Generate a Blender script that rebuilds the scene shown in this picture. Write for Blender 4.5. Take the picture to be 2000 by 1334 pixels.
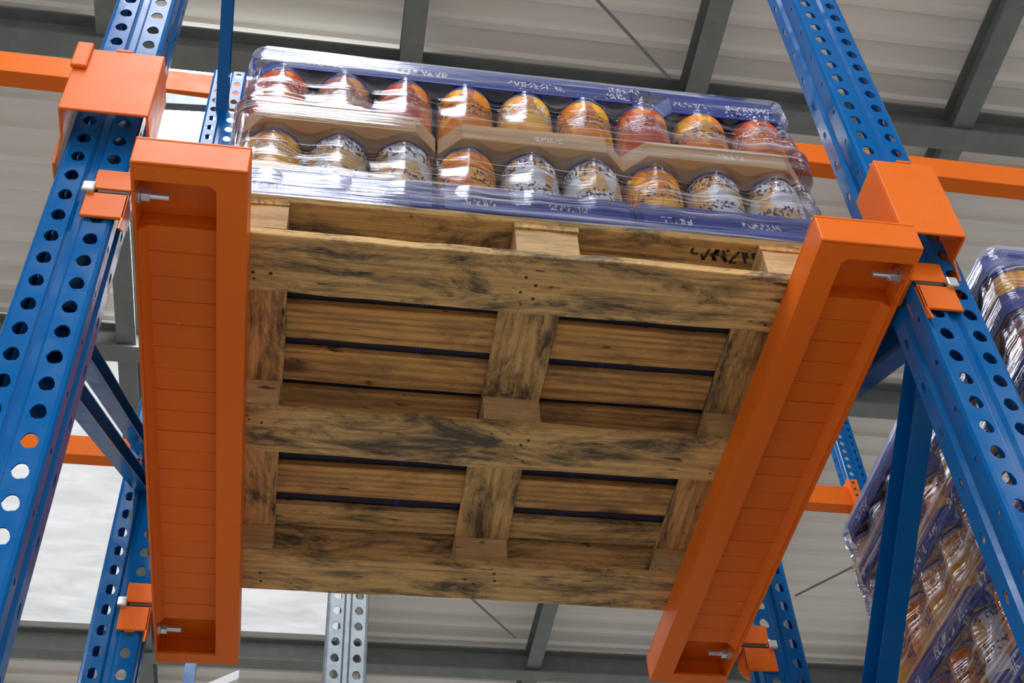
import bpy, math, random
from mathutils import Vector, Matrix
PI = math.pi
scene = bpy.context.scene
col = scene.collection
for o in list(bpy.data.objects):
    bpy.data.objects.remove(o)

# ------------------------------------------------------------------ camera, world, exposure
EYE = 1.6                      # lens height above the floor; all z values below are counted from the lens
cam_d = bpy.data.cameras.new('camera')
cam = bpy.data.objects.new('camera', cam_d)
col.objects.link(cam)
cam_d.sensor_width = 36.0
cam_d.sensor_fit = 'HORIZONTAL'
cam_d.lens = 2586.75 / 2000 * 36.0
RT = Vector((0.98756316, -0.14999527, -0.04712132))
DN = Vector((0.07885155, 0.73181383, -0.67692758))
FW = Vector((0.13601997, 0.66479315, 0.73453974))
m = Matrix.Identity(4)
for i in range(3):
    m[i][0] = RT[i]; m[i][1] = -DN[i]; m[i][2] = -FW[i]
m[2][3] = EYE
cam.matrix_world = m
cam_d.clip_end = 200
scene.camera = cam

world = bpy.data.worlds.new('world')
scene.world = world
world.use_nodes = True
bg = world.node_tree.nodes['Background']
bg.inputs[0].default_value = (0.93, 0.96, 1.0, 1)
bg.inputs[1].default_value = 0.72
SKYLIGHT = 15.0

scene.view_settings.view_transform = 'Standard'
scene.view_settings.look = 'None'
scene.view_settings.exposure = 0.0
scene.view_settings.gamma = 1.0
scene.view_settings.use_curve_mapping = False

# ------------------------------------------------------------------ node helpers
def new_mat(name):
    mt = bpy.data.materials.new(name)
    mt.use_nodes = True
    nt = mt.node_tree
    return mt, nt, nt.nodes['Principled BSDF']

def N(nt, kind, **kw):
    n = nt.nodes.new(kind)
    for k, v in kw.items():
        if k.startswith('i_'):
            n.inputs[k[2:].replace('_', ' ')].default_value = v
        else:
            setattr(n, k, v)
    return n

def L(nt, a, b): nt.links.new(a, b)

def coords(nt, scale=(1, 1, 1), jitter=True, kind='Object'):
    tc = N(nt, 'ShaderNodeTexCoord')
    mp = N(nt, 'ShaderNodeMapping')
    mp.inputs['Scale'].default_value = scale
    src = tc.outputs[kind]
    if jitter:
        oi = N(nt, 'ShaderNodeObjectInfo')
        ml = N(nt, 'ShaderNodeMath', operation='MULTIPLY')
        ml.inputs[1].default_value = 37.0
        L(nt, oi.outputs['Random'], ml.inputs[0])
        ad = N(nt, 'ShaderNodeVectorMath', operation='ADD')
        L(nt, src, ad.inputs[0]); L(nt, ml.outputs[0], ad.inputs[1])
        src = ad.outputs[0]
    L(nt, src, mp.inputs['Vector'])
    return mp.outputs['Vector']

def noise(nt, vec, scale, detail=4.0, rough=0.55, dist=0.0):
    n = N(nt, 'ShaderNodeTexNoise')
    n.inputs['Scale'].default_value = scale
    n.inputs['Detail'].default_value = detail
    n.inputs['Roughness'].default_value = rough
    n.inputs['Distortion'].default_value = dist
    L(nt, vec, n.inputs['Vector'])
    return n.outputs['Fac']

def ramp(nt, fac, stops):
    r = N(nt, 'ShaderNodeValToRGB')
    e = r.color_ramp.elements
    while len(e) > 1: e.remove(e[-1])
    e[0].position = stops[0][0]; e[0].color = tuple(stops[0][1]) + ((1,) if len(stops[0][1]) == 3 else ())
    for p, c in stops[1:]:
        k = e.new(p); k.color = tuple(c) + ((1,) if len(c) == 3 else ())
    L(nt, fac, r.inputs[0])
    return r.outputs[0]

def mix(nt, fac, a, b, blend='MIX'):
    n = N(nt, 'ShaderNodeMix', data_type='RGBA', blend_type=blend)
    for sock, v in ((n.inputs[0], fac), (n.inputs[6], a), (n.inputs[7], b)):
        if hasattr(v, 'is_output') or hasattr(v, 'links'): L(nt, v, sock)
        elif isinstance(v, (int, float)): sock.default_value = v
        else: sock.default_value = tuple(v) + (1,) * (4 - len(v))
    return n.outputs[2]

def bump(nt, bsdf, h, strength=0.2, dist=0.002):
    b = N(nt, 'ShaderNodeBump')
    b.inputs['Strength'].default_value = strength
    b.inputs['Distance'].default_value = dist
    L(nt, h, b.inputs['Height'])
    L(nt, b.outputs[0], bsdf.inputs['Normal'])

def g(v): return (v, v, v)

M = {}
def paint(name, c, c2, rough, chips=(0.8, 0.8, 0.8), chip_at=0.79, spec=0.17):
    mt, nt, b = new_mat(name)
    v = coords(nt)
    n1 = noise(nt, v, 6, 5)
    base = mix(nt, n1, c, c2)
    n2 = noise(nt, v, 45, 6, 0.7)
    n3 = noise(nt, v, 7, 3)
    ml = N(nt, 'ShaderNodeMath', operation='ADD'); L(nt, n2, ml.inputs[0])
    sc = N(nt, 'ShaderNodeMath', operation='MULTIPLY'); L(nt, n3, sc.inputs[0]); sc.inputs[1].default_value = 0.35
    L(nt, sc.outputs[0], ml.inputs[1])
    chip = ramp(nt, ml.outputs[0], [(chip_at + 0.11, g(0)), (chip_at + 0.13, g(1))])
    L(nt, mix(nt, chip, base, chips), b.inputs['Base Color'])
    L(nt, ramp(nt, noise(nt, v, 18, 4), [(0.3, g(rough - 0.06)), (0.75, g(rough + 0.1))]), b.inputs['Roughness'])
    bump(nt, b, noise(nt, v, 160, 2), 0.12, 0.0006)
    b.inputs['Specular IOR Level'].default_value = spec
    M[name] = mt
paint('orange_paint', (0.82, 0.160, 0.010), (0.76, 0.140, 0.010), 0.36, (0.9, 0.45, 0.25))
paint('blue_paint', (0.001, 0.115, 0.37), (0.001, 0.10, 0.32), 0.14, (0.5, 0.6, 0.75), 0.83, 0.22)

def metal(name, c, c2, rough, scale=14):
    mt, nt, b = new_mat(name)
    v = coords(nt)
    vo = N(nt, 'ShaderNodeTexVoronoi'); vo.inputs['Scale'].default_value = scale * 3
    L(nt, v, vo.inputs['Vector'])
    f = mix(nt, 0.5, noise(nt, v, scale, 5), vo.outputs['Color'])
    L(nt, mix(nt, f, c, c2), b.inputs['Base Color'])
    b.inputs['Metallic'].default_value = 0.75
    b.inputs['Roughness'].default_value = rough
    M[name] = mt
metal('galvanised', (0.15, 0.175, 0.195), (0.26, 0.29, 0.31), 0.5)
metal('zinc_bolt', (0.62, 0.65, 0.66), (0.8, 0.82, 0.8), 0.25, 60)
metal('roof_steel', (0.14, 0.15, 0.14), (0.21, 0.22, 0.205), 0.6, 3)
M['roof_steel'].node_tree.nodes['Principled BSDF'].inputs['Metallic'].default_value = 0.2

# roof sheet: pale coated steel, faint streaks along the ribs
mt, nt, b = new_mat('roof_sheet')
v = coords(nt, (0.25, 6, 6))
L(nt, mix(nt, noise(nt, v, 3, 5), (0.72, 0.665, 0.605), (0.83, 0.775, 0.715)), b.inputs['Base Color'])
b.inputs['Roughness'].default_value = 0.55
M['roof_sheet'] = mt
# floor
mt, nt, b = new_mat('concrete')
v = coords(nt, jitter=False)
L(nt, mix(nt, noise(nt, v, 0.8, 8, 0.7), (0.30, 0.285, 0.26), (0.38, 0.365, 0.33)), b.inputs['Base Color'])
b.inputs['Roughness'].default_value = 0.45
M['concrete'] = mt
# skylight: translucent sheet with daylight behind it
mt, nt, b = new_mat('skylight_sheet')
v = coords(nt, (0.4, 5, 5))
b.inputs['Base Color'].default_value = (0.85, 0.88, 0.9, 1)
L(nt, mix(nt, noise(nt, v, 1.2, 4), (0.86, 0.90, 0.97), (1.0, 1.0, 1.0)), b.inputs['Emission Color'])
b.inputs['Emission Strength'].default_value = SKYLIGHT
M['skylight_sheet'] = mt
mt, nt, b = new_mat('dim_skylight')      # sheets with a much weaker, patchy glow
v = coords(nt, (0.5, 1.4, 1.4))
b.inputs['Base Color'].default_value = (0.7, 0.7, 0.7, 1)
n_ = noise(nt, v, 2.2, 7, 0.65, 1.2)
L(nt, mix(nt, ramp(nt, n_, [(0.35, g(0)), (0.65, g(1))]), (0.60, 0.61, 0.63), (0.86, 0.88, 0.92)), b.inputs['Emission Color'])
b.inputs['Emission Strength'].default_value = 0.72
M['dim_skylight'] = mt

# ---- wood; boards lie along their own x axis
def wood(name, light, mid, dark, dirt, grain=1.0):
    mt, nt, b = new_mat(name)
    v = coords(nt, (3.0, 85, 85))
    gr = noise(nt, v, 1.6, 10, 0.72, 0.8)
    v2 = coords(nt, (0.8, 14, 14))
    w = N(nt, 'ShaderNodeTexWave', wave_type='BANDS', bands_direction='Y')
    w.inputs['Scale'].default_value = 1.1; w.inputs['Distortion'].default_value = 7
    w.inputs['Detail'].default_value = 3; w.inputs['Detail Scale'].default_value = 0.8
    L(nt, v2, w.inputs['Vector'])
    base = ramp(nt, mix(nt, 0.10 * grain, gr, w.outputs['Fac']), [(0.25, dark), (0.47, mid), (0.72, light)])
    v3 = coords(nt, (2.6, 9.0, 9.0))
    d1 = noise(nt, v3, 1.5, 12, 0.78, 0.5)
    base = mix(nt, ramp(nt, d1, [(0.46, g(0)), (0.60, g(dirt))]), base, (0.052, 0.043, 0.03))
    # scattered knots with a dark heart
    v4 = coords(nt, (3.2, 7.0, 7.0))
    vo = N(nt, 'ShaderNodeTexVoronoi'); vo.inputs['Scale'].default_value = 0.75
    L(nt, v4, vo.inputs['Vector'])
    base = mix(nt, ramp(nt, vo.outputs['Distance'], [(0.05, g(0.85)), (0.10, g(0.35)), (0.14, g(0))]), base, (0.07, 0.03, 0.012))
    # small gouges
    v5 = coords(nt, (9, 40, 40))
    base = mix(nt, ramp(nt, noise(nt, v5, 1.3, 3, 0.6), [(0.66, g(0)), (0.70, g(0.85))]), base, (0.03, 0.022, 0.015))
    L(nt, base, b.inputs['Base Color'])
    b.inputs['Roughness'].default_value = 0.78
    bump(nt, b, mix(nt, 0.4, gr, d1), 0.5, 0.003)
    M[name] = mt
wood('worn_wood', (0.78, 0.50, 0.20), (0.56, 0.325, 0.11), (0.17, 0.085, 0.03), 0.95)
wood('fresh_wood', (0.76, 0.43, 0.135), (0.57, 0.285, 0.08), (0.18, 0.072, 0.02), 0.5, 1.8)
wood('block_wood', (0.66, 0.46, 0.24), (0.55, 0.34, 0.15), (0.33, 0.18, 0.07), 0.3, 1.3)

def plain(name, c, c2, rough=0.6, scale=20, metallic=0.0):
    mt, nt, b = new_mat(name)
    v = coords(nt)
    L(nt, mix(nt, noise(nt, v, scale, 5), c, c2), b.inputs['Base Color'])
    b.inputs['Roughness'].default_value = rough
    b.inputs['Metallic'].default_value = metallic
    M[name] = mt
plain('cardboard', (0.45, 0.29, 0.15), (0.52, 0.35, 0.19), 0.75, 14)
plain('blue_print', (0.022, 0.045, 0.26), (0.03, 0.06, 0.33), 0.45, 9)
plain('white_print', (0.80, 0.82, 0.86), (0.9, 0.9, 0.92), 0.5)
plain('shaded_underside', (0.010, 0.012, 0.035), (0.022, 0.02, 0.03), 0.6, 4)  # near-black blue: shade of the slat gaps put into the tray bottoms
plain('black_ink', (0.02, 0.017, 0.014), (0.06, 0.045, 0.03), 0.8, 60)
plain('can_rim', (0.13, 0.14, 0.42), (0.2, 0.2, 0.5), 0.25, 20, 0.6)
plain('nail', (0.03, 0.024, 0.02), (0.07, 0.05, 0.04), 0.6, 80, 0.3)

def can_mat(name, body, second, mark, band):
    mt, nt, b = new_mat(name)
    tc = N(nt, 'ShaderNodeTexCoord')
    sp = N(nt, 'ShaderNodeSeparateXYZ'); L(nt, tc.outputs['Object'], sp.inputs[0])
    at = N(nt, 'ShaderNodeMath', operation='ARCTAN2'); L(nt, sp.outputs['Y'], at.inputs[0]); L(nt, sp.outputs['X'], at.inputs[1])
    oi = N(nt, 'ShaderNodeObjectInfo')
    rm = N(nt, 'ShaderNodeMath', operation='MULTIPLY'); L(nt, oi.outputs['Random'], rm.inputs[0]); rm.inputs[1].default_value = 19
    cb = N(nt, 'ShaderNodeCombineXYZ'); L(nt, at.outputs[0], cb.inputs[0]); L(nt, sp.outputs['Z'], cb.inputs[1]); L(nt, rm.outputs[0], cb.inputs[2])
    mp = N(nt, 'ShaderNodeMapping'); L(nt, cb.outputs[0], mp.inputs['Vector']); mp.inputs['Scale'].default_value = (1.0, 9, 1)
    big = noise(nt, mp.outputs[0], 1.1, 1.5, 0.4, 0.8)
    base = mix(nt, ramp(nt, big, [(0.50, g(0)), (0.53, g(1))]), body, second)
    # rows of printed marks
    mp2 = N(nt, 'ShaderNodeMapping'); L(nt, cb.outputs[0], mp2.inputs['Vector']); mp2.inputs['Scale'].default_value = (9, 95, 1)
    mk = noise(nt, mp2.outputs[0], 1.0, 2.0, 0.5)
    wv = N(nt, 'ShaderNodeMath', operation='SINE')
    zs = N(nt, 'ShaderNodeMath', operation='MULTIPLY'); L(nt, sp.outputs['Z'], zs.inputs[0]); zs.inputs[1].default_value = band
    L(nt, zs.outputs[0], wv.inputs[0])
    rows = ramp(nt, wv.outputs[0], [(0.0, g(0)), (0.25, g(1))])
    fac = mix(nt, 1.0, ramp(nt, mk, [(0.53, g(0)), (0.56, g(1))]), rows, 'MULTIPLY')
    base = mix(nt, fac, base, mark)
    L(nt, base, b.inputs['Base Color'])
    b.inputs['Roughness'].default_value = 0.5
    b.inputs['Specular IOR Level'].default_value = 0.12
    M[name] = mt
can_mat('can_orange', (0.70, 0.22, 0.015), (0.82, 0.40, 0.03), (0.05, 0.03, 0.08), 60)
can_mat('can_red', (0.48, 0.075, 0.025), (0.66, 0.20, 0.03), (0.55, 0.45, 0.45), 55)
can_mat('can_silver', (0.66, 0.64, 0.67), (0.66, 0.40, 0.16), (0.04, 0.035, 0.09), 75)
can_mat('can_yellow', (0.78, 0.44, 0.05), (0.70, 0.28, 0.03), (0.75, 0.72, 0.7), 50)
can_mat('can_purple', (0.34, 0.13, 0.16), (0.50, 0.22, 0.10), (0.6, 0.55, 0.6), 60)

# stretch film: clear glossy plastic, milky where it is folded and doubled
mt, nt, b = new_mat('stretch_film')
nt.nodes.remove(b)
out = nt.nodes['Material Output']
v = coords(nt, (1.0, 1.0, 48), False)
s1 = noise(nt, v, 2.0, 3.2, 0.5, 0.5)
tr = N(nt, 'ShaderNodeBsdfTransparent'); tr.inputs[0].default_value = (0.95, 0.96, 0.985, 1)
gl = N(nt, 'ShaderNodeBsdfGlossy'); gl.inputs['Roughness'].default_value = 0.07
gl.inputs['Color'].default_value = (0.93, 0.94, 1, 1)
df = N(nt, 'ShaderNodeBsdfDiffuse'); df.inputs['Color'].default_value = (0.8, 0.8, 0.86, 1)
bp = N(nt, 'ShaderNodeBump'); bp.inputs['Strength'].default_value = 0.8; bp.inputs['Distance'].default_value = 0.007
L(nt, s1, bp.inputs['Height'])
L(nt, bp.outputs[0], gl.inputs['Normal'])
m1 = N(nt, 'ShaderNodeMixShader'); L(nt, tr.outputs[0], m1.inputs[1]); L(nt, df.outputs[0], m1.inputs[2])
L(nt, ramp(nt, s1, [(0.48, g(0.005)), (0.58, g(0.08)), (0.67, g(0.38))]), m1.inputs[0])
lw = N(nt, 'ShaderNodeLayerWeight'); lw.inputs['Blend'].default_value = 0.30
L(nt, bp.outputs[0], lw.inputs['Normal'])
mr = N(nt, 'ShaderNodeMapRange'); mr.inputs['To Min'].default_value = 0.025; mr.inputs['To Max'].default_value = 0.8
L(nt, lw.outputs['Fresnel'], mr.inputs['Value'])
m2 = N(nt, 'ShaderNodeMixShader'); L(nt, mr.outputs[0], m2.inputs[0]); L(nt, m1.outputs[0], m2.inputs[1]); L(nt, gl.outputs[0], m2.inputs[2])
L(nt, m2.outputs[0], out.inputs['Surface'])
M['stretch_film'] = mt

# ------------------------------------------------------------------ mesh helpers
class MB:
    def __init__(s): s.v = []; s.f = []
    def add(s, vs, fs):
        k = len(s.v); s.v += [tuple(p) for p in vs]; s.f += [tuple(i + k for i in f) for f in fs]; return s
    def box(s, x0, x1, y0, y1, z0, z1):
        return s.add([(x0, y0, z0), (x1, y0, z0), (x1, y1, z0), (x0, y1, z0), (x0, y0, z1), (x1, y0, z1), (x1, y1, z1), (x0, y1, z1)],
                     [(0, 3, 2, 1), (4, 5, 6, 7), (0, 1, 5, 4), (1, 2, 6, 5), (2, 3, 7, 6), (3, 0, 4, 7)])
    def prism(s, pts, fn, a, b):
        """closed 2-d outline pts swept from a to b; fn(u, v, t) -> 3-d"""
        n = len(pts)
        vs = [fn(u, v, a) for u, v in pts] + [fn(u, v, b) for u, v in pts]
        fs = [tuple(range(n - 1, -1, -1)), tuple(range(n, 2 * n))]
        fs += [(i, (i + 1) % n, n + (i + 1) % n, n + i) for i in range(n)]
        return s.add(vs, fs)
    def tube(s, a, b, r, n=10, r2=None):
        a = Vector(a); b = Vector(b); d = (b - a).normalized()
        u = d.orthogonal().normalized(); w = d.cross(u)
        r2 = r if r2 is None else r2
        vs = []
        for p, rr in ((a, r), (b, r2)):
            for i in range(n):
                t = 2 * PI * i / n
                vs.append(p + u * (rr * math.cos(t)) + w * (rr * math.sin(t)))
        fs = [tuple(range(n - 1, -1, -1)), tuple(range(n, 2 * n))] + [(i, (i + 1) % n, n + (i + 1) % n, n + i) for i in range(n)]
        return s.add(vs, fs)
    def lathe(s, prof, n=24, c=(0, 0, 0)):
        vs = []; fs = []
        for r, z in prof:
            for i in range(n):
                t = 2 * PI * i / n
                vs.append((c[0] + r * math.cos(t), c[1] + r * math.sin(t), c[2] + z))
        for j in range(len(prof) - 1):
            for i in range(n):
                k = (i + 1) % n
                fs.append((j * n + i, j * n + k, (j + 1) * n + k, (j + 1) * n + i))
        return s.add(vs, fs)
    def mesh(s, name, smooth=False):
        me = bpy.data.meshes.new(name)
        me.from_pydata(s.v, [], s.f)
        me.update()
        if smooth:
            for p in me.polygons: p.use_smooth = True
        return me

def obj(name, mb, mat, parent=None, bevel=0.0, smooth=False, loc=(0, 0, 0), rz=0.0):
    me = mb.mesh(name, smooth) if isinstance(mb, MB) else mb
    if mat and not me.materials: me.materials.append(M[mat])
    o = bpy.data.objects.new(name, me)
    col.objects.link(o)
    o.location = loc; o.rotation_euler = (0, 0, rz)
    if parent: o.parent = parent
    if bevel:
        md = o.modifiers.new('edge', 'BEVEL'); md.width = bevel; md.segments = 2; md.limit_method = 'ANGLE'
    return o

def thing(name, label, cat, loc=(0, 0, 0), rz=0.0, group=None):
    o = bpy.data.objects.new(name, None)
    col.objects.link(o)
    o.empty_display_size = 0.1
    o.location = loc; o.rotation_euler = (0, 0, rz)
    return tag(o, label, cat, group)

def tag(o, label, cat, group=None):
    o['label'] = label; o['category'] = cat
    if group: o['group'] = group
    return o

def structure(o): o['kind'] = 'structure'; return o

def dup_tree(root, loc=None, rz=None, label=None, group=None):
    r = root.copy(); col.objects.link(r)
    if loc is not None: r.location = loc
    if rz is not None: r.rotation_euler = (0, 0, rz)
    if label: r['label'] = label
    if group: r['group'] = group
    for ch in list(root.children):
        c = ch.copy(); col.objects.link(c); c.parent = r
        for gch in list(ch.children):
            d = gch.copy(); col.objects.link(d); d.parent = c
    return r

ORD = ['first', 'second', 'third', 'fourth', 'fifth', 'sixth', 'seventh', 'eighth', 'ninth', 'tenth', 'eleventh', 'twelfth']
FLOOR = -EYE

# ------------------------------------------------------------------ the hall: floor, roof, beams, skylights
structure(obj('floor', MB().box(-14, 16, -16, 22, FLOOR - 0.2, FLOOR), 'concrete'))
ROOF = 8.34
ceil = structure(obj('ceiling', MB().box(-14, 16, -16, 22, ROOF + 0.10, ROOF + 0.22), 'roof_sheet'))
PX = [-11.75 + 2.03 * i for i in range(14)]            # purlins along y, one every 2.03 m
PX = [x - 0.03 for x in PX]
GY = [-13.2, -9.6, -6.0, -2.3, 1.25, 4.80, 7.62, 11.95, 15.5, 19.0]    # main beams along x
XL = [x for x in PX if -12 < x < 15]
# main beam: I section
def isec(w, h, tf, tw):
    return [(-w/2, 0), (w/2, 0), (w/2, tf), (tw/2, tf), (tw/2, h - tf), (w/2, h - tf), (w/2, h), (-w/2, h), (-w/2, h - tf), (-tw/2, h - tf), (-tw/2, tf), (-w/2, tf)]
gb = MB().prism(isec(0.18, 0.28, 0.02, 0.014), lambda u, v, t: (t, u, v), -13.9, 15.9).mesh('main_beam')
for y in GY: obj('main_beam', gb, 'roof_steel', ceil, loc=(0, y + 0.1, 8.0))
pb = MB().prism(isec(0.155, 0.22, 0.012, 0.03), lambda u, v, t: (u, t, v), -15.9, 21.9).mesh('purlin')
for x in XL: obj('purlin', pb, 'roof_steel', ceil, loc=(x, 0, 8.04))
# skylight bays, then sheets with trapezoid ribs running along x
def near(lst, x): return min(range(len(lst)), key=lambda i: abs(lst[i] - x))
c0 = near(XL, -1.63)                                   # purlin left of the bright strip
sky = {(c0, 5), (c0, 6), (c0 - 1, 6), (c0, 3), (c0, 2), (c0, 1), (c0, 0), (c0 + 4, 2), (c0 + 4, 0), (c0 - 4, 2), (c0 - 4, 0), (c0 - 4, 4), (c0 + 5, 4), (c0 - 5, 6), (c0 + 5, 6), (c0, 8)}
def sheet(x0, x1, y0, y1, per=0.25, d=0.035):
    pts = []
    n = max(1, int(round((y1 - y0) / per))); p = (y1 - y0) / n
    for i in range(n):
        a = y0 + i * p
        pts += [(a, 0), (a + p * 0.62, 0), (a + p * 0.70, -d), (a + p * 0.92, -d)]
    pts.append((y1, 0))
    k = len(pts)
    vs = [(x0, y, z) for y, z in pts] + [(x1, y, z) for y, z in pts]
    mb = MB().add(vs, [(i, i + 1, k + i + 1, k + i) for i in range(k - 1)])
    return mb
smesh = {}
wn = 0
for i in range(len(XL) - 1):
    for j in range(len(GY) - 1):
        key = (round(XL[i+1] - XL[i], 3), round(GY[j+1] - GY[j], 3))
        if key not in smesh: smesh[key] = sheet(0, key[0], 0, key[1]).mesh('roof_sheet')
        if (i, j) in sky:
            wn += 1
            me = sheet(0, key[0], 0, key[1], 0.5, 0.006).mesh('skylight')
            w = obj('window_%d' % wn, me, 'dim_skylight' if j == 6 else 'skylight_sheet', None, loc=(XL[i], GY[j] + 0.1, ROOF + 0.06))
            structure(w)
        else:
            obj('roof_sheet', smesh[key], 'roof_sheet', ceil, loc=(XL[i], GY[j] + 0.1, ROOF + 0.06))
# tie rods between the purlins
for a, b_ in (((1.50, 4.02, 7.92), (2.18, 4.60, 7.92)), ((1.52, 10.55, 7.92), (2.12, 11.25, 7.92)), ((4.83, 10.3, 7.92), (5.6, 9.4, 7.92)), ((1.0, 3.55, 7.92), (1.5, 4.02, 7.92))):
    obj('tie_rod', MB().tube(a, b_, 0.011, 8), 'roof_steel', ceil)

# ------------------------------------------------------------------ perforated uprights
PITCH = 0.0575
def upright_mesh(cells, lip):
    W, D = 0.060, 0.108
    # plan outline from the left rear lip round the front to the right rear lip; a flag marks what a strip carries
    pts = [(-lip, D), (-0.054, D), (-W, D - 0.006), (-W, 0.066), (-W + 0.007, 0.058), (-W + 0.007, 0.042), (-W, 0.034), (-W, 0.008), (-W + 0.003, 0.002), (-W + 0.009, 0),
           (-0.012, 0), (-0.006, 0.007), (0.006, 0.007), (0.012, 0),
           (W - 0.009, 0), (W - 0.003, 0.002), (W, 0.008), (W, 0.034), (W - 0.007, 0.042), (W - 0.007, 0.058), (W, 0.066), (W, D - 0.006), (0.054, D), (lip, D)]
    flag = {9: 'hole', 13: 'hole', 2: 'slot', 20: 'slot', 6: 'dot', 16: 'dot'}
    vid = {}; vs = []; fs = []
    def V(p):
        k = (round(p[0], 5), round(p[1], 5), round(p[2], 5))
        if k not in vid: vid[k] = len(vs); vs.append(p)
        return vid[k]
    NH = 16
    for c in range(cells):
        z0, z1 = c * PITCH, (c + 1) * PITCH
        for i in range(len(pts) - 1):
            a, b_ = pts[i], pts[i + 1]
            q = lambda s, z: (a[0] + (b_[0] - a[0]) * s, a[1] + (b_[1] - a[1]) * s, z)
            fl = flag.get(i)
            if fl in ('dot', 'slot') and c % 2: fl = None
            if not fl:
                fs.append((V(q(0, z0)), V(q(1, z0)), V(q(1, z1)), V(q(0, z1))))
                continue
            ln = math.hypot(b_[0] - a[0], b_[1] - a[1]); zc = (z0 + z1) / 2
            ring = []
            for k in range(NH):
                t = 2 * PI * k / NH
                if fl == 'hole':
                    rx, rz = 0.0110, 0.0150
                    if k in (14, 15): rx *= 1.22; rz *= 1.22      # keyhole notch
                    if k in (0, 8): rx *= 1.12
                elif fl == 'slot': rx, rz = 0.006, 0.013
                else: rx, rz = 0.005, 0.006
                ring.append(V(q(0.5 + rx * math.cos(t) / ln, zc + rz * math.sin(t))))
            BL, BR, TR, TL = V(q(0, z0)), V(q(1, z0)), V(q(1, z1)), V(q(0, z1))
            h = NH // 8
            def arc(k0, k1): return [ring[k % NH] for k in range(k0, k1 + 1)]
            fs.append(tuple([TR] + [TL] + arc(h, 3 * h)[::-1]))
            fs.append(tuple([TL] + [BL] + arc(3 * h, 5 * h)[::-1]))
            fs.append(tuple([BL] + [BR] + arc(5 * h, 7 * h)[::-1]))
            fs.append(tuple([BR] + [TR] + arc(7 * h, 9 * h)[::-1]))
    mb = MB(); mb.v = vs; mb.f = fs
    return mb.mesh('upright_section')

um = {}
def upright(x, y, ztop, label, mat='blue_paint', sx=1.0, name='rack_upright', group=None, lip=0.044, splice=None):
    cells = int((ztop - FLOOR - 0.01) / PITCH)
    if (cells, mat, lip) not in um:
        me = upright_mesh(cells, lip); me.materials.append(M[mat]); um[(cells, mat, lip)] = me
    t = thing(name, label, 'rack upright', (x, y, FLOOR), 0, group)
    o = obj('post', um[(cells, mat, lip)], mat, t, loc=(0, 0, 0.01))
    o.scale = (sx, sx, 1)
    md = o.modifiers.new('sheet', 'SOLIDIFY'); md.thickness = 0.0025; md.offset = -1
    obj('base_plate', MB().box(-0.09, 0.09, -0.05, 0.15, 0.0, 0.01), mat, t)
    if splice:
        obj('splice_channel', MB().prism([(-0.046, 0.05), (-0.046, 0.1), (0.046, 0.1), (0.046, 0.05), (0.043, 0.05), (0.043, 0.097), (-0.043, 0.097), (-0.043, 0.05)], lambda u, v, q: (u, v, q), splice[0] - FLOOR, splice[1] - FLOOR), mat, t)
    return t
XLU, XRU = -0.440, 1.122                    # upright centre lines of the lane in view
upright(XLU, 1.45, 4.75, 'blue perforated front upright left of the loaded pallet', lip=0.018, splice=(1.44, 2.42))
upright(XRU, 1.45, 4.75, 'blue perforated front upright between the pallet and the right-hand load', lip=0.051, splice=(1.73, 2.16))
upright(XLU + 0.005, 2.65, 4.31, 'blue perforated rear upright behind the left rail')
upright(XRU + 0.05, 2.65, 4.31, 'blue perforated rear upright behind the far end of the right rail')
upright(2.955, 5.15, 6.6, 'distant blue upright holding the end of an orange beam at right')
upright(0.122, 3.40, 3.75, 'grey galvanised upright standing behind the pallet', 'galvanised', 1.06)

# ------------------------------------------------------------------ diagonal braces of the frames (C channel)
def brace(x, y0, z0, y1, z1, label, w=0.050, d=0.034, open_side=1, mat='blue_paint', t=0.0025):
    dy, dz = y1 - y0, z1 - z0
    ln = math.hypot(dy, dz); ang = math.atan2(dz, dy)
    o = open_side
    pts = [(-d/2*o, -w/2), (d/2*o, -w/2), (d/2*o, -w/2 + t), (-d/2*o + t*o, -w/2 + t), (-d/2*o + t*o, w/2 - t), (d/2*o, w/2 - t), (d/2*o, w/2), (-d/2*o, w/2)]
    if o < 0: pts = pts[::-1]
    th = thing('diagonal_brace', label, 'brace', (x, y0, z0))
    th.rotation_euler = (ang, 0, 0)
    obj('channel', MB().prism(pts, lambda u, v, s: (u, s, v), 0, ln), mat, th)
    for s in (0.03, ln - 0.03):
        obj('bolt', MB().tube((-0.024, s, 0), (0.024, s, 0), 0.008, 6), 'zinc_bolt', th)
    return th
YF, YR = 1.53, 2.69
brace(XLU, YF, 1.664, YR, 2.402, 'upper of two parallel dark blue braces between the left uprights', 0.036, 0.036)
brace(XLU, YF, 1.560, YR, 2.298, 'lower of two parallel dark blue braces between the left uprights', 0.036, 0.036)
brace(XLU, YR, 4.03, YF, 4.62, 'dark blue brace crossing the upper left beside the wrapped load', 0.055, 0.04)
tb = thing('tie_plate', 'pale tie plate behind the left sleeve, just under the orange beam', 'brace', (-0.86, 2.70, 4.08))
obj('plate', MB().add([(0, 0, 0), (0.40, 0, 0.035), (0.40, 0, 0.075), (0, 0, 0.10), (0, 0.03, 0), (0.40, 0.03, 0.035), (0.40, 0.03, 0.075), (0, 0.03, 0.10)], [(0, 1, 2, 3), (7, 6, 5, 4), (0, 4, 5, 1), (3, 2, 6, 7), (1, 5, 6, 2), (0, 3, 7, 4)]), 'galvanised', tb, 0.002)
obj('bolt', MB().tube((0.385, 0.0, 0.055), (0.385, -0.008, 0.055), 0.009, 6), 'zinc_bolt', tb)
brace(XRU - 0.005, YF, 1.852, YR, 2.45, 'blue brace rising behind the right rail from the front upright', 0.085, 0.045, -1)
brace(XRU + 0.0, YF, 1.835, YR, 1.03, 'wide dark blue brace falling steeply beside the right-hand load', 0.068, 0.042, -1)

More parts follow.
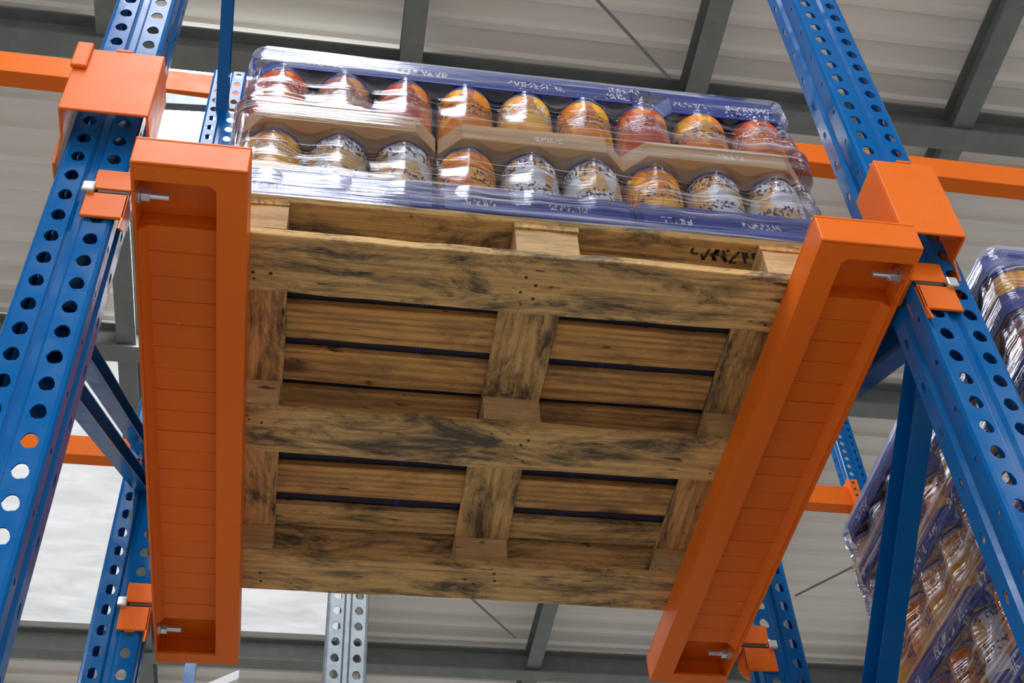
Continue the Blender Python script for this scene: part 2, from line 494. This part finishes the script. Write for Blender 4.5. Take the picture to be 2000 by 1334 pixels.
fp = thing('far_post', 'thin blue post just below the far end of the left rail', 'post', (-0.402, 4.2, FLOOR))
obj('channel', MB().prism([(-0.02, 0), (0.02, 0), (0.02, 0.03), (0.0175, 0.03), (0.0175, 0.0025), (-0.0175, 0.0025), (-0.0175, 0.03), (-0.02, 0.03)], lambda u, v, q: (u, v, q), 0.006, 3.1 - FLOOR), 'blue_paint', fp)
obj('foot', MB().box(-0.05, 0.05, -0.03, 0.06, 0, 0.006), 'blue_paint', fp)
pbar = thing('flat_bar', 'short pale diagonal bar below the far end of the left rail', 'bar', (-0.375, 4.215, 2.66))
obj('bar', MB().prism([(-0.012, -0.018), (0.012, -0.018), (0.012, 0.018), (-0.012, 0.018)], lambda u, v, q: (q * 0.86, u, q * 0.5 + v), 0.0, 0.17), 'white_print', pbar)
obj('bolt', MB().tube((0.015, -0.0125, 0.008), (0.015, -0.02, 0.008), 0.008, 6), 'zinc_bolt', pbar)

# ------------------------------------------------------------------ orange cross beams
def beam(name, label, x0, x1, y, z0, z1, d=0.06, clips=()):
    t = thing(name, label, 'beam', (x0, y, z0))
    h = z1 - z0; ln = x1 - x0
    pts = [(0, 0), (d, 0), (d, h), (0.016, h), (0.016, h - 0.022), (0, h - 0.030)]
    obj('profile', MB().prism(pts, lambda u, v, s: (s, u, v), 0, ln), 'orange_paint', t, 0.003)
    for cx in clips:
        mb = MB()
        mb.box(cx - x0 - 0.004, cx - x0, -0.03, d, -0.06, h + 0.03)
        obj('end_plate', mb, 'orange_paint', t, 0.0015)
        mb = MB().box(cx - x0, cx - x0 + 0.055, -0.016, -0.012, -0.05, h + 0.03)
        o = obj('connector', mb, 'orange_paint', t, 0.001)
        for k in range(5):
            obj('hook_hole', MB().tube((cx - x0 + 0.028, -0.0162, -0.03 + k * 0.045), (cx - x0 + 0.028, -0.0175, -0.03 + k * 0.045), 0.009, 8), 'nail', o)
    return t
beam('cross_beam', 'long orange beam passing high behind the wrapped load', -2.4, 4.2, 2.775, 4.342, 4.498, 0.07).rotation_euler = (0, 0.02, 0)
beam('cross_beam', 'distant orange beam with a hooked end plate seen under the pallet', -2.6, 2.885, 5.16, 4.60, 4.745, 0.075, (2.885,))
beam('cross_beam', 'short distant orange beam stub right of its upright', 3.03, 5.2, 5.16, 4.60, 4.745, 0.075)

# ------------------------------------------------------------------ sleeves clamped round the front uprights
def sleeve(cx, yf, z0, z1, w, label, tab_side):
    t = thing('upright_sleeve', label, 'bracket', (cx, yf, z0))
    h = z1 - z0
    obj('front_plate', MB().box(-w/2, w/2, 0, 0.005, 0, h), 'orange_paint', t, 0.002)
    for s in (-1, 1):
        pts = [(0.005, 0), (0.058, 0), (0.068, -0.075), (0.105, -0.075), (0.105, h), (0.005, h)]
        a, b_ = (s * w/2, s * (w/2 - 0.005))
        obj('side_plate', MB().prism(pts, lambda u, v, q: (q, u, v), min(a, b_), max(a, b_)), 'orange_paint', t, 0.001)
    obj('notch_tab', MB().box(-0.012, 0.018, -0.001, 0.006, h, h + 0.007), 'orange_paint', t, 0.001)
    if tab_side:
        mb = MB().box(tab_side * w/2 - 0.004, tab_side * w/2 + 0.026, -0.009, 0.0, h - 0.075, h + 0.008)
        obj('welded_tab', mb, 'orange_paint', t, 0.003)
    return t
sleeve(-0.433, 1.385, 2.055, 2.262, 0.158, 'orange sleeve clamped round the left front upright', -1)
sleeve(1.106, 1.385, 1.925, 2.155, 0.126, 'orange sleeve clamped round the right front upright', 0)

# ------------------------------------------------------------------ rails that carry the pallet
ZB, ZT = 1.842, 1.915
RL = {}
def rail(x_in, x_out, y0, y1, z0, label, n=20, name='pallet_rail'):
    """x_in: inner edge under the pallet, x_out: outer edge by the upright"""
    t = thing(name, label, 'rail', (x_in, y0, z0))
    s = 1 if x_out > x_in else -1
    w = abs(x_out - x_in); h = ZT - ZB; ln = y1 - y0; th = 0.006
    def bx(nm, a0, a1, b0, b1, c0_, c1, bev=0.0015, par=t, mat='orange_paint'):
        u0, u1 = sorted((s * a0, s * a1))
        return obj(nm, MB().box(u0, u1, b0, b1, c0_, c1), mat, par, bev)
    bx('top_plate', 0, w, 0, ln, h - th, h)
    bx('inner_side', 0, th, th, ln - th, th, h - th)
    bx('outer_side', w - th, w, th, ln - th, 0, h - th)
    bx('front_plate', 0, w, 0, th, 0, h - th, 0.0025)
    bx('end_plate', 0, w, ln - th, ln, 0, h - th)
    # bottom lips, mitred round the inner side and both ends
    li, lf = 0.052, 0.038
    pts = [(0, th), (w - th, th), (w - th, lf), (li + 0.012, lf), (li, lf + 0.010), (li, ln - lf), (w - th, ln - lf), (w - th, ln - th), (0, ln - th)]
    pts = [(s * u, v) for u, v in pts]
    if s < 0: pts = pts[::-1]
    obj('bottom_lip', MB().prism(pts, lambda u, v, q: (u, v, q), 0, 0.006), 'orange_paint', t)
    # welded infill panels between two open pockets
    ya, yb = 0.155, ln - 0.135
    p = (yb - ya) / n
    rnd = random.Random(3 if s > 0 else 4)
    for i in range(n):
        dz = rnd.uniform(-0.0007, 0.0007)
        bx('panel', th, w - th, ya + i * p + 0.0007, ya + (i + 1) * p - 0.0007, 0.031 + dz, 0.040 + dz, 0.0007)
    bx('panel_backing', th, w - th, ya, yb, 0.041, h - th)
    # angled gusset along the outer wall
    u0, u1 = s * (w - th), s * (w - 0.022)
    pts = [(u0, 0.012), (u1, 0.0305), (u0, 0.0305)]
    if s > 0: pts = pts[::-1]
    obj('weld_strip', MB().prism(pts, lambda u, v, q: (u, q, v), ya, yb), 'orange_paint', t)
    for yb_ in (0.095, ln - 0.085):
        z = 0.036
        bl = obj('bolt', MB().tube((s * (w + 0.003), yb_, z), (s * (w - 0.058), yb_, z), 0.0065, 12), 'zinc_bolt', t)
        obj('nut', MB().tube((s * (w - 0.011), yb_, z), (s * (w - 0.026), yb_, z), 0.0125, 6), 'zinc_bolt', bl, 0.001)
        obj('washer', MB().tube((s * (w - 0.0062), yb_, z), (s * (w - 0.010), yb_, z), 0.0165, 16), 'zinc_bolt', bl)
    return t
rail_l = rail(-0.157, -0.351, 1.333, 2.785, ZB, 'orange rail under the left edge of the pallet')
rail_r = rail(0.858, 1.052, 1.361, 2.775, ZB, 'orange rail under the right edge of the pallet')

def clamp(x_up, x_rail, yf, z0, label, top=0.055, gap=0.012, low=0.066):
    """two bent plates hooked on the upright face, with a slot between them"""
    t = thing('rail_clamp', label, 'bracket', (x_rail, yf, z0))
    s = 1 if x_up > x_rail else -1
    w = abs(x_up - x_rail)
    def bx(nm, a0, a1, b0, b1, c0_, c1, bev=0.002, mat='orange_paint'):
        u0, u1 = sorted((s * a0, s * a1))
        return obj(nm, MB().box(u0, u1, b0, b1, c0_, c1), mat, t, bev)
    bx('upper_tab', 0.004, w, -0.007, -0.001, low + gap, low + gap + top)
    bx('lower_tab', 0.012, w + 0.008, -0.007, -0.001, 0, low)
    pts = [(-0.007, low), (-0.007, 0), (-0.012, -0.034), (0.020, -0.004), (0.045, 0.03), (0.045, low)]
    a, b_ = sorted((s * 0.012, s * 0.017))
    obj('fin', MB().prism(pts, lambda u, v, q: (q, u, v), a, b_), 'orange_paint', t, 0.001)
    bx('back_plate', 0.004, 0.010, -0.001, 0.06, low + gap, low + gap + top)
    bx('clip', w - 0.006, w + 0.016, -0.016, -0.003, low - 0.004, low + gap + 0.008, 0.003, 'zinc_bolt')
    bx('slot_bolt', 0.012, w - 0.01, -0.006, 0.0, low + 0.002, low + gap - 0.002, 0.001, 'nail')
    return t
clamp(-0.428, -0.351, 1.449, 1.826, 'orange clamp joining the left rail to the front upright')
clamp(1.132, 1.054, 1.449, 1.775, 'orange clamp joining the right rail to the front upright')
clamp(-0.425, -0.351, 2.649, 1.83, 'orange clamp joining the left rail to the rear upright')
clamp(1.140, 1.054, 2.649, 1.80, 'orange clamp joining the right rail to the rear upright')

# ------------------------------------------------------------------ pallet
rnd = random.Random(11)
def board_mesh(ln, w, h, seed, nseg=14, rough=0.0022):
    r = random.Random(seed)
    mb = MB(); vs = []; fs = []
    ph = [r.uniform(0, 6.28) for _ in range(4)]
    for i in range(nseg + 1):
        x = ln * i / nseg
        e0 = rough * (math.sin(x * 7 + ph[0]) * 0.6 + r.uniform(-1, 1) * 0.5)
        e1 = rough * (math.sin(x * 6 + ph[1]) * 0.6 + r.uniform(-1, 1) * 0.5)
        zz = 0.0
        c = 0.0016
        for (u, v) in ((e0 + c, 0), (w + e1 - c, 0), (w + e1, c), (w + e1, h - c), (w + e1 - c, h), (e0 + c, h), (e0, h - c), (e0, c)):
            vs.append((x, u, v + zz))
    n = 8
    for i in range(nseg):
        for k in range(n):
            a = i * n + k; b_ = i * n + (k + 1) % n
            fs.append((a, a + n, b_ + n, b_))
    fs.append(tuple(range(n))); fs.append(tuple(range((nseg + 1) * n - 1, nseg * n - 1, -1)))
    mb.v = vs; mb.f = fs
    return mb

def strokes(mb, fn, u, v, size, n, rr, t=0.12):
    """a run of n letter-like marks of given height on a surface fn(u, v)"""
    grid = [(0, 0), (0.5, 0), (0, 0.5), (0.5, 0.5), (0, 1), (0.5, 1), (0.25, 1), (0.25, 0)]
    for k in range(n):
        for _ in range(rr.choice((2, 3, 3, 4))):
            a, b_ = rr.sample(grid, 2)
            au, av = u + (k * 0.72 + a[0]) * size, v + a[1] * size
            bu, bv = u + (k * 0.72 + b_[0]) * size, v + b_[1] * size
            d = math.hypot(bu - au, bv - av) or 1
            nu, nv = -(bv - av) / d * t * size / 2, (bu - au) / d * t * size / 2
            mb.add([fn(au - nu, av - nv), fn(bu - nu, bv - nv), fn(bu + nu, bv + nv), fn(au + nu, av + nv)], [(0, 1, 2, 3)])
    return mb

PX0, PX1, PY0, PY1 = -0.235, 0.965, 1.518, 2.576
Z1, Z2, Z3, Z4 = 1.915, 1.935, 2.004, 2.018    # bottom board / block / cross board / deck levels
Z5 = 2.036
def make_pallet(x, y, z, label, detail=True):
    t = thing('pallet', label, 'pallet', (x, y, z))
    def bd(nm, lx, ly, lz, ln, w, h, mat, seed, along='x', rough=0.0022):
        mb = board_mesh(ln, w, h, seed, 16 if ln > 0.5 else 4, rough)
        if along == 'x': return obj(nm, mb, mat, t, loc=(lx, ly, lz))
        return obj(nm, mb, mat, t, loc=(lx + w, ly, lz), rz=PI / 2)
    W = PX1 - PX0
    for k, (a, b_) in enumerate(((0, 0.139), (0.456, 0.585), (0.929, 1.058))):
        bd('bottom_board', 0, a, 0, W, b_ - a, 0.0195, 'worn_wood', 20 + k, 'x', 0.004)
    XB = ((0.0, 0.143), (0.566, 0.691), (1.055, 1.2))
    YB = ((0.004, 0.135), (0.458, 0.582), (0.932, 1.054))
    for i, (xa, xb) in enumerate(XB):
        for j, (ya, yb) in enumerate(YB):
            bd('block', xa + 0.002, ya, Z2 - Z1, xb - xa - 0.004, yb - ya, Z3 - Z2, 'block_wood', 40 + i * 3 + j)
        bd('cross_board', xa, 0.0, Z3 - Z1, 1.058, xb - xa, Z4 - Z3, 'worn_wood', 60 + i, 'y')
    slats = ((0.0, 0.088, 'worn_wood'), (0.128, 0.222, 'worn_wood'), (0.252, 0.348, 'fresh_wood'), (0.379, 0.468, 'fresh_wood'), (0.492, 0.575, 'fresh_wood'), (0.733, 0.830, 'fresh_wood'), (0.872, 0.945, 'worn_wood'), (0.960, 1.058, 'worn_wood'), (0.610, 0.690, 'fresh_wood'))
    for k, (a, b_, mm) in enumerate(slats):
        bd('deck_slat', 0, a, Z4 - Z1, W, b_ - a, Z5 - Z4, mm, 80 + k)
    if detail:
        mb = MB(); r = random.Random(5)
        for (xa, xb) in XB:
            for (ya, yb) in ((0, 0.139), (0.456, 0.585), (0.929, 1.058)):
                for q in range(5):
                    cx = r.uniform(xa + 0.02, xb - 0.02); cy = r.uniform(ya + 0.02, yb - 0.02)
                    mb.tube((cx, cy, 0.001), (cx, cy, -0.0006), r.uniform(0.0025, 0.0042), 8)
        o = obj('nail_heads', mb, 'nail', t); o['kind'] = 'stuff'
        mb = MB()
        strokes(mb, lambda u, v: (u, 0.050 - v, Z4 - Z1 - 0.0006), 0.925, 0.0, 0.028, 7, random.Random(14), 0.20)
        obj('ink_stamp', mb, 'black_ink', t)['kind'] = 'stuff'
    return t
make_pallet(PX0, PY0, Z1, 'worn wooden pallet resting on the two orange rails')

# ------------------------------------------------------------------ cans, trays and lids
def can_meshes(r, h):
    body = MB().lathe([(0.0005, 0), (r * 0.90, 0), (r * 0.93, 0.004), (r * 0.985, 0.008), (r, 0.013), (r, h - 0.022), (r * 0.985, h - 0.016), (r * 0.93, h - 0.008)], 28).mesh('can_body', True)
    rim = MB().lathe([(r * 0.925, h - 0.0095), (r * 0.955, h - 0.008), (r * 0.965, h - 0.003), (r * 0.945, h), (r * 0.91, h - 0.001), (r * 0.89, h - 0.007), (0.0005, h - 0.007)], 28).mesh('can_rim', True)
    rim.materials.append(M['can_rim'])
    return body, rim
COLOUR = {'can_orange': 'orange', 'can_red': 'red', 'can_silver': 'silver and white', 'can_yellow': 'yellow', 'can_purple': 'purplish red'}
bodies = {}
def can(x, y, z, r, h, mat, label, group, rz):
    if (r, h) not in bodies: bodies[(r, h)] = {'raw': can_meshes(r, h)}
    d = bodies[(r, h)]
    if mat not in d:
        me = d['raw'][0].copy(); me.materials.clear(); me.materials.append(M[mat]); d[mat] = me
    t = thing('drink_can', label, 'can', (x, y, z), rz, group)
    obj('body', d[mat], mat, t)
    obj('rim', d['raw'][1], 'can_rim', t)
    return t

def tray(name, x0, x1, y0, y1, z, h, mat, label, cat, cut=0.035, open_up=True, text=None, group=None, seed=0, inner='cardboard', side_text=False):
    """shallow box with cut corners; a lid is the same box upside down"""
    t = thing(name, label, cat, (x0, y0, z), 0, group)
    w, d = x1 - x0, y1 - y0
    out_ = [(cut, 0), (w - cut, 0), (w, cut), (w, d - cut), (w - cut, d), (cut, d), (0, d - cut), (0, cut)]
    th = 0.003
    c2 = cut + th * 0.4
    inn = [(c2, th), (w - c2, th), (w - th, c2), (w - th, d - c2), (w - c2, d - th), (c2, d - th), (th, d - c2), (th, c2)]
    n = 8
    vs = [(u, v, 0) for u, v in out_] + [(u, v, h) for u, v in out_] + [(u, v, 0) for u, v in inn] + [(u, v, h) for u, v in inn]
    fs = []
    for i in range(n):
        k = (i + 1) % n
        fs += [(i, k, n + k, n + i), (2*n + k, 2*n + i, 3*n + i, 3*n + k), (n + i, n + k, 3*n + k, 3*n + i), (k, i, 2*n + i, 2*n + k)]
    obj('wall', MB().add(vs, fs), mat, t)
    zf = 0.0 if open_up else h - th
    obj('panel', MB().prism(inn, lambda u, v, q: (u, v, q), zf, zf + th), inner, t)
    if text:
        rr = random.Random(seed)
        mb = MB()
        for (u, v, s, k) in text:
            strokes(mb, lambda a, b_: (a, -0.0006, b_), u * w, v * h, s, k, rr, 0.16)
        if side_text:
            for (u, v, s, k) in text:
                strokes(mb, lambda a, b_: (-0.0006, d - a, b_), u * d, v * h, s, k, rr, 0.16)
        obj('lettering', mb, 'white_print', t)['kind'] = 'stuff'
    return t

ZL1, HC1 = Z5 + 0.001, 0.222
ZC1 = ZL1 + 0.003
ZL2 = ZC1 + HC1 + 0.001
HC2 = 0.216
ZC2 = ZL2 + 0.003
ZLID = ZC2 + HC2 - 0.002
LX0, LX1, LY0, LY1 = -0.208, 0.972, 1.515, 2.57
tw = (LX1 - LX0) / 3
td = (LY1 - LY0) / 2
PLACE = ['left', 'middle', 'right']
ROWN = ['front', 'rear']
for i in range(3):
    for j in range(2):
        txt = [(0.12, 0.25, 0.018, 5), (0.55, 0.35, 0.016, 7)] if j == 0 else None
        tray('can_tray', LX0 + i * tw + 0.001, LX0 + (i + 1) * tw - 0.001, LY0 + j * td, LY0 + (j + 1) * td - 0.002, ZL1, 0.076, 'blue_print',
             '%s %s blue tray of the lower layer, lying on the pallet deck' % (PLACE[i], ROWN[j]), 'tray', 0.012, True, txt, 'blue trays on the pallet', 30 + i, 'shaded_underside')
        jx = (0.0, 0.003, -0.002)[i]; jy = (-0.016, -0.012, -0.014)[i] if j == 0 else 0
        txt = [(0.5, 0.3, 0.014, 6)] if j == 0 else None
        tray('can_tray', LX0 + i * tw + 0.001 + jx, LX0 + (i + 1) * tw - 0.002 + jx, LY0 + j * td + jy, LY0 + (j + 1) * td - 0.002 + min(jy, 0), ZL2, 0.052, 'cardboard',
             '%s %s brown cardboard tray between the two layers of cans' % (PLACE[i], ROWN[j]), 'tray', 0.045, True, txt, 'brown trays under the upper cans', 40 + i)
tray('tray_lid', LX0 + 0.004, 0.675, LY0 - 0.002, LY1, ZLID, 0.064, 'blue_print', 'long blue lid over the upper cans, left of the step', 'lid', 0.06, False,
     [(0.12, 0.3, 0.020, 6), (0.33, 0.35, 0.022, 8), (0.62, 0.3, 0.02, 9), (0.88, 0.55, 0.020, 5), (0.86, 0.15, 0.022, 6)], None, 51, 'blue_print')
tray('tray_lid', 0.677, LX1 + 0.004, LY0 + 0.004, LY1, ZLID - 0.008, 0.060, 'blue_print', 'short blue lid over the upper cans at the right corner', 'lid', 0.03, False,
     [(0.12, 0.45, 0.016, 7), (0.52, 0.5, 0.020, 8), (0.52, 0.12, 0.018, 9)], None, 52, 'blue_print')
low = ['can_yellow', 'can_silver', 'can_silver', 'can_orange', 'can_silver', 'can_silver', 'can_orange', 'can_silver', 'can_silver']
up = ['can_red', 'can_purple', 'can_red', 'can_orange', 'can_yellow', 'can_orange', 'can_red', 'can_orange', 'can_red']
cr = random.Random(8)
pit = tw / 3
NR = 8
for layer, (z, h, mats) in enumerate(((ZC1, HC1, low), (ZC2, HC2, up))):
    lname = ('lower', 'upper')[layer]
    for i in range(9):
        for j in range(NR):
            if j > 1 and 0 < i < 8: continue          # the inside of the block is out of sight
            mm = mats[i] if j == 0 else cr.choice(mats)
            x = LX0 + (i + 0.5) * pit
            y = LY0 + 0.066 + j * (LY1 - LY0 - 0.132) / (NR - 1) + (0 if layer == 0 else (-0.008 if j == 0 else 0))
            lab = '%s can, %s from the left in the %s row of the %s layer' % (COLOUR[mm], ORD[i], 'front' if j == 0 else ORD[j], lname)
            can(x, y, z, 0.0605, h, mm, lab, 'cans on the pallet', cr.uniform(0, 6.28))

# ------------------------------------------------------------------ stretch film
def film(x0, x1, y0, y1, zs, label, fx, fy, seed, rows=44, top_in=0.10, parent=None, wav=0.0, wr=1.0):
    """zs: list of (z, depth, out): film profile from bottom to top; depth = how far it sinks between cans"""
    r = random.Random(seed)
    cor = 0.03
    # perimeter as (x, y, nx, ny, s_x or s_y)
    per = []
    def line(a, b_, nrm, axis):
        ln = math.hypot(b_[0] - a[0], b_[1] - a[1]); k = max(2, int(ln / 0.011))
        for i in range(k):
            t = i / k
            per.append((a[0] + (b_[0] - a[0]) * t, a[1] + (b_[1] - a[1]) * t, nrm[0], nrm[1], axis))
    def arc(c, a0):
        for i in range(6):
            t = a0 + PI / 2 * i / 6
            per.append((c[0] + cor * math.cos(t), c[1] + cor * math.sin(t), math.cos(t), math.sin(t), None))
    line((x0 + cor, y0), (x1 - cor, y0), (0, -1), 'x'); arc((x1 - cor, y0 + cor), -PI / 2)
    line((x1, y0 + cor), (x1, y1 - cor), (1, 0), 'y'); arc((x1 - cor, y1 - cor), 0)
    line((x1 - cor, y1), (x0 + cor, y1), (0, 1), 'x'); arc((x0 + cor, y1 - cor), PI / 2)
    line((x0, y1 - cor), (x0, y0 + cor), (-1, 0), 'y'); arc((x0 + cor, y0 + cor), PI)
    wv = [(r.uniform(30, 160), r.uniform(-9, 9), r.uniform(0, 6.28), r.uniform(0.4, 1.0)) for _ in range(9)]
    P_ = []
    for k in range(len(zs) - 1):
        (za, da, oa), (zb, db, ob) = zs[k], zs[k + 1]
        n = max(2, int((zb - za) / 0.008))
        for i in range(n):
            t = i / n; t2 = t * t * (3 - 2 * t)
            P_.append((za + (zb - za) * t, da + (db - da) * t2, oa + (ob - oa) * t2))
    P_.append(zs[-1])
    vs = []; fs = []
    npn = len(per)
    s = 0.0
    for (z, dep, o_) in P_:
        for (x, y, nx, ny, ax) in per:
            d = o_
            if ax == 'x': d -= dep * (0.5 - 0.5 * math.cos(2 * PI * ((x - fx[0]) / fx[1]))) ** 1.0
            elif ax == 'y': d -= dep * (0.5 - 0.5 * math.cos(2 * PI * ((y - fy[0]) / fy[1])))
            else: d -= dep * 0.15
            q = x if ax == 'x' else y
            for (kz, kx, ph, am) in wv: d += 0.0007 * wr * am * math.sin(kz * z + kx * q + ph + 1.3 * math.sin(3 * q + ph))
            vs.append((x + nx * d, y + ny * d, z + wav * (math.sin(2.3 * q + seed) + 0.4 * math.sin(7 * q + seed * 2))))
    zt = P_[-1][0]
    for q, lift in (((0.02, 0.004), (top_in, 0.005)) if top_in else ()):
        for (x, y, nx, ny, ax) in per: vs.append((x - nx * q, y - ny * q, zt + lift))
    rws = len(vs) // npn
    for j in range(rws - 1):
        for i in range(npn):
            k = (i + 1) % npn
            fs.append((j * npn + i, j * npn + k, (j + 1) * npn + k, (j + 1) * npn + i))
    mb = MB(); mb.v = vs; mb.f = fs
    if parent: return obj('film_fold', mb, 'stretch_film', parent, smooth=True)
    o = obj('stretch_wrap', mb, 'stretch_film', None, smooth=True)
    return tag(o, label, 'plastic wrap')
z1t = ZL1 + 0.076
z2t = ZL2 + 0.052
wrap = film(LX0 - 0.004, LX1 + 0.005, LY0 - 0.004, LY1 + 0.004,
     [(Z5 - 0.016, 0.0, 0.002), (ZL1 + 0.01, 0.0, 0.003), (z1t, 0.0, 0.003), (z1t + 0.04, 0.012, 0.0), (ZC1 + HC1 - 0.025, 0.040, -0.001), (ZL2 - 0.004, 0.045, -0.002),
      (ZL2 + 0.004, 0.0, 0.014), (z2t, 0.0, 0.016), (z2t + 0.05, 0.010, 0.008), (ZC2 + HC2 - 0.025, 0.036, 0.0), (ZLID - 0.004, 0.036, 0.0), (ZLID + 0.01, 0, 0.004), (ZLID + 0.066, 0, 0.003)],
     'clear stretch film wrapped round the cans on the pallet', (LX0 + 0.5 * pit, pit), (LY0 + 0.066, (LY1 - LY0 - 0.132) / (NR - 1)), 3)

FX, FY = (LX0 + 0.5 * pit, pit), (LY0 + 0.066, (LY1 - LY0 - 0.132) / (NR - 1))
for zz, hh, o0, o1, sd in ((ZC2 + 0.135, 0.026, 0.006, 0.004, 1.0), (ZC2 + 0.075, 0.034, 0.013, 0.009, 2.2), (ZC1 + 0.105, 0.034, 0.006, 0.003, 3.9), (ZL1 + 0.026, 0.045, 0.006, 0.006, 5.3), (ZC1 + 0.15, 0.018, 0.003, 0.002, 7.7)):
    film(LX0 - 0.004, LX1 + 0.005, LY0 - 0.004, LY1 + 0.004, [(zz, 0.006, o0), (zz + hh * 0.5, 0.008, o0), (zz + hh, 0.012, o1)], '', FX, FY, sd, top_in=0, parent=wrap, wav=0.007, wr=1.2)

# ------------------------------------------------------------------ the load in the lane on the right
QX0, QX1, QY0, QY1 = 1.298, 2.240, 1.500, 2.425
ZQ = [0.925, 1.125, 1.325, 1.525, 1.730, 1.885, 2.010]     # tray levels, bottom to lid
LAY = 6
ztop = ZQ[-1]
rq = 0.0555
ncy = 8
pq = (QY1 - QY0) / ncy
zq0 = ZQ[0]
qm = ['can_yellow', 'can_orange', 'can_red', 'can_silver', 'can_purple', 'can_orange', 'can_yellow']
LN = ['lowest', 'second lowest', 'third lowest', 'fourth lowest', 'second highest', 'topmost']
for k in range(LAY):
    z, QP = ZQ[k], ZQ[k + 1] - ZQ[k]
    for i in range(2):
        ya, yb = QY0 + i * (QY1 - QY0) / 2, QY0 + (i + 1) * (QY1 - QY0) / 2
        tray('can_tray', QX0 + (0.003 if i else 0), QX1, ya + 0.001, yb - 0.001, z, 0.052, 'blue_print',
             '%s blue tray in the %s layer of the right-hand load' % (('nearer', 'farther')[i], LN[k]), 'tray', 0.03, True,
             [(0.04, 0.2, 0.026, 2), (0.16, 0.25, 0.018, 6), (0.52, 0.2, 0.024, 6), (0.80, 0.25, 0.020, 3)], 'blue trays of the right-hand load', 70 + k * 2 + i, 'cardboard', True)
    for j in range(ncy):
        mm = cr.choice(qm)
        can(QX0 + 0.006 + rq, QY0 + (j + 0.5) * pq, z + 0.004, rq, QP - 0.006, mm,
            '%s can, %s from front on side of %s layer, right-hand load' % (COLOUR[mm], ORD[j], LN[k]), 'cans of the right-hand load', cr.uniform(0, 6.28))
    for j in range(1, 8):
        mm = cr.choice(qm)
        can(QX0 + 0.006 + rq + j * 0.116, QY0 + 0.5 * pq, z + 0.004, rq, QP - 0.006, mm,
            '%s can, %s past the corner on front of %s layer, right-hand load' % (COLOUR[mm], ORD[j], LN[k]), 'cans of the right-hand load', cr.uniform(0, 6.28))
tray('tray_lid', QX0 + 0.002, QX1, QY0 + 0.002, QY1, ztop, 0.045, 'blue_print', 'blue lid on top of the right-hand load', 'lid', 0.04, False,
     [(0.1, 0.25, 0.02, 6), (0.45, 0.25, 0.022, 7), (0.75, 0.25, 0.02, 6)], None, 99, 'blue_print', True)
zs = [(zq0 - 0.02, 0.0, 0.002)]
for k in range(LAY):
    z, QP = ZQ[k], ZQ[k + 1] - ZQ[k]
    zs += [(z + 0.004, 0, 0.004), (z + 0.052, 0, 0.004), (z + 0.085, 0.008, 0.001), (z + QP - 0.006, 0.020, -0.002)]
zs += [(ztop + 0.006, 0, 0.004), (ztop + 0.047, 0, 0.003)]
film(QX0 - 0.004, QX1 + 0.004, QY0 - 0.004, QY1 + 0.004, zs, 'clear stretch film wrapped round the right-hand load of cans', (QX0 + 0.006 + rq, 0.116), (QY0 + 0.5 * pq, pq), 7, wr=0.9)
st = thing('glare_strip', 'white strip added as tray glare in the gap behind the front deck slat', 'glare strip', (-0.09, 1.606, Z5 - 0.0175))  # added white strip, stands in for glare on the tray bottom
obj('strip', MB().add([(0, 0, 0.002), (0.06, 0.0, 0), (0.12, 0.001, 0.003), (0.165, 0.002, 0.0), (0, 0.04, 0.012), (0.06, 0.039, 0.013), (0.12, 0.04, 0.012), (0.165, 0.038, 0.014)], [(0, 1, 5, 4), (1, 2, 6, 5), (2, 3, 7, 6)]), 'white_print', st).modifiers.new('sheet', 'SOLIDIFY').thickness = 0.001
# pallet and rails under it, below the edge of the picture
make_pallet(QX0 - 0.03, QY0 - 0.06, zq0 - 0.1215, 'wooden pallet under the right-hand load', False)
rail(QX0 + 0.05, QX0 + 0.05 - 0.194, 1.36, 2.78, zq0 - 0.1215 - (ZT - ZB), 'orange rail under the near edge of the right-hand load')
rail(QX0 + 1.08, QX0 + 1.08 + 0.194, 1.36, 2.78, zq0 - 0.1215 - (ZT - ZB), 'orange rail under the far edge of the right-hand load')

# ------------------------------------------------------------------ everything stands on the floor of the hall: lift from lens height
for o in list(bpy.data.objects):
    if o.parent is None and o.type in ('MESH', 'EMPTY'):
        o.location.z += EYE
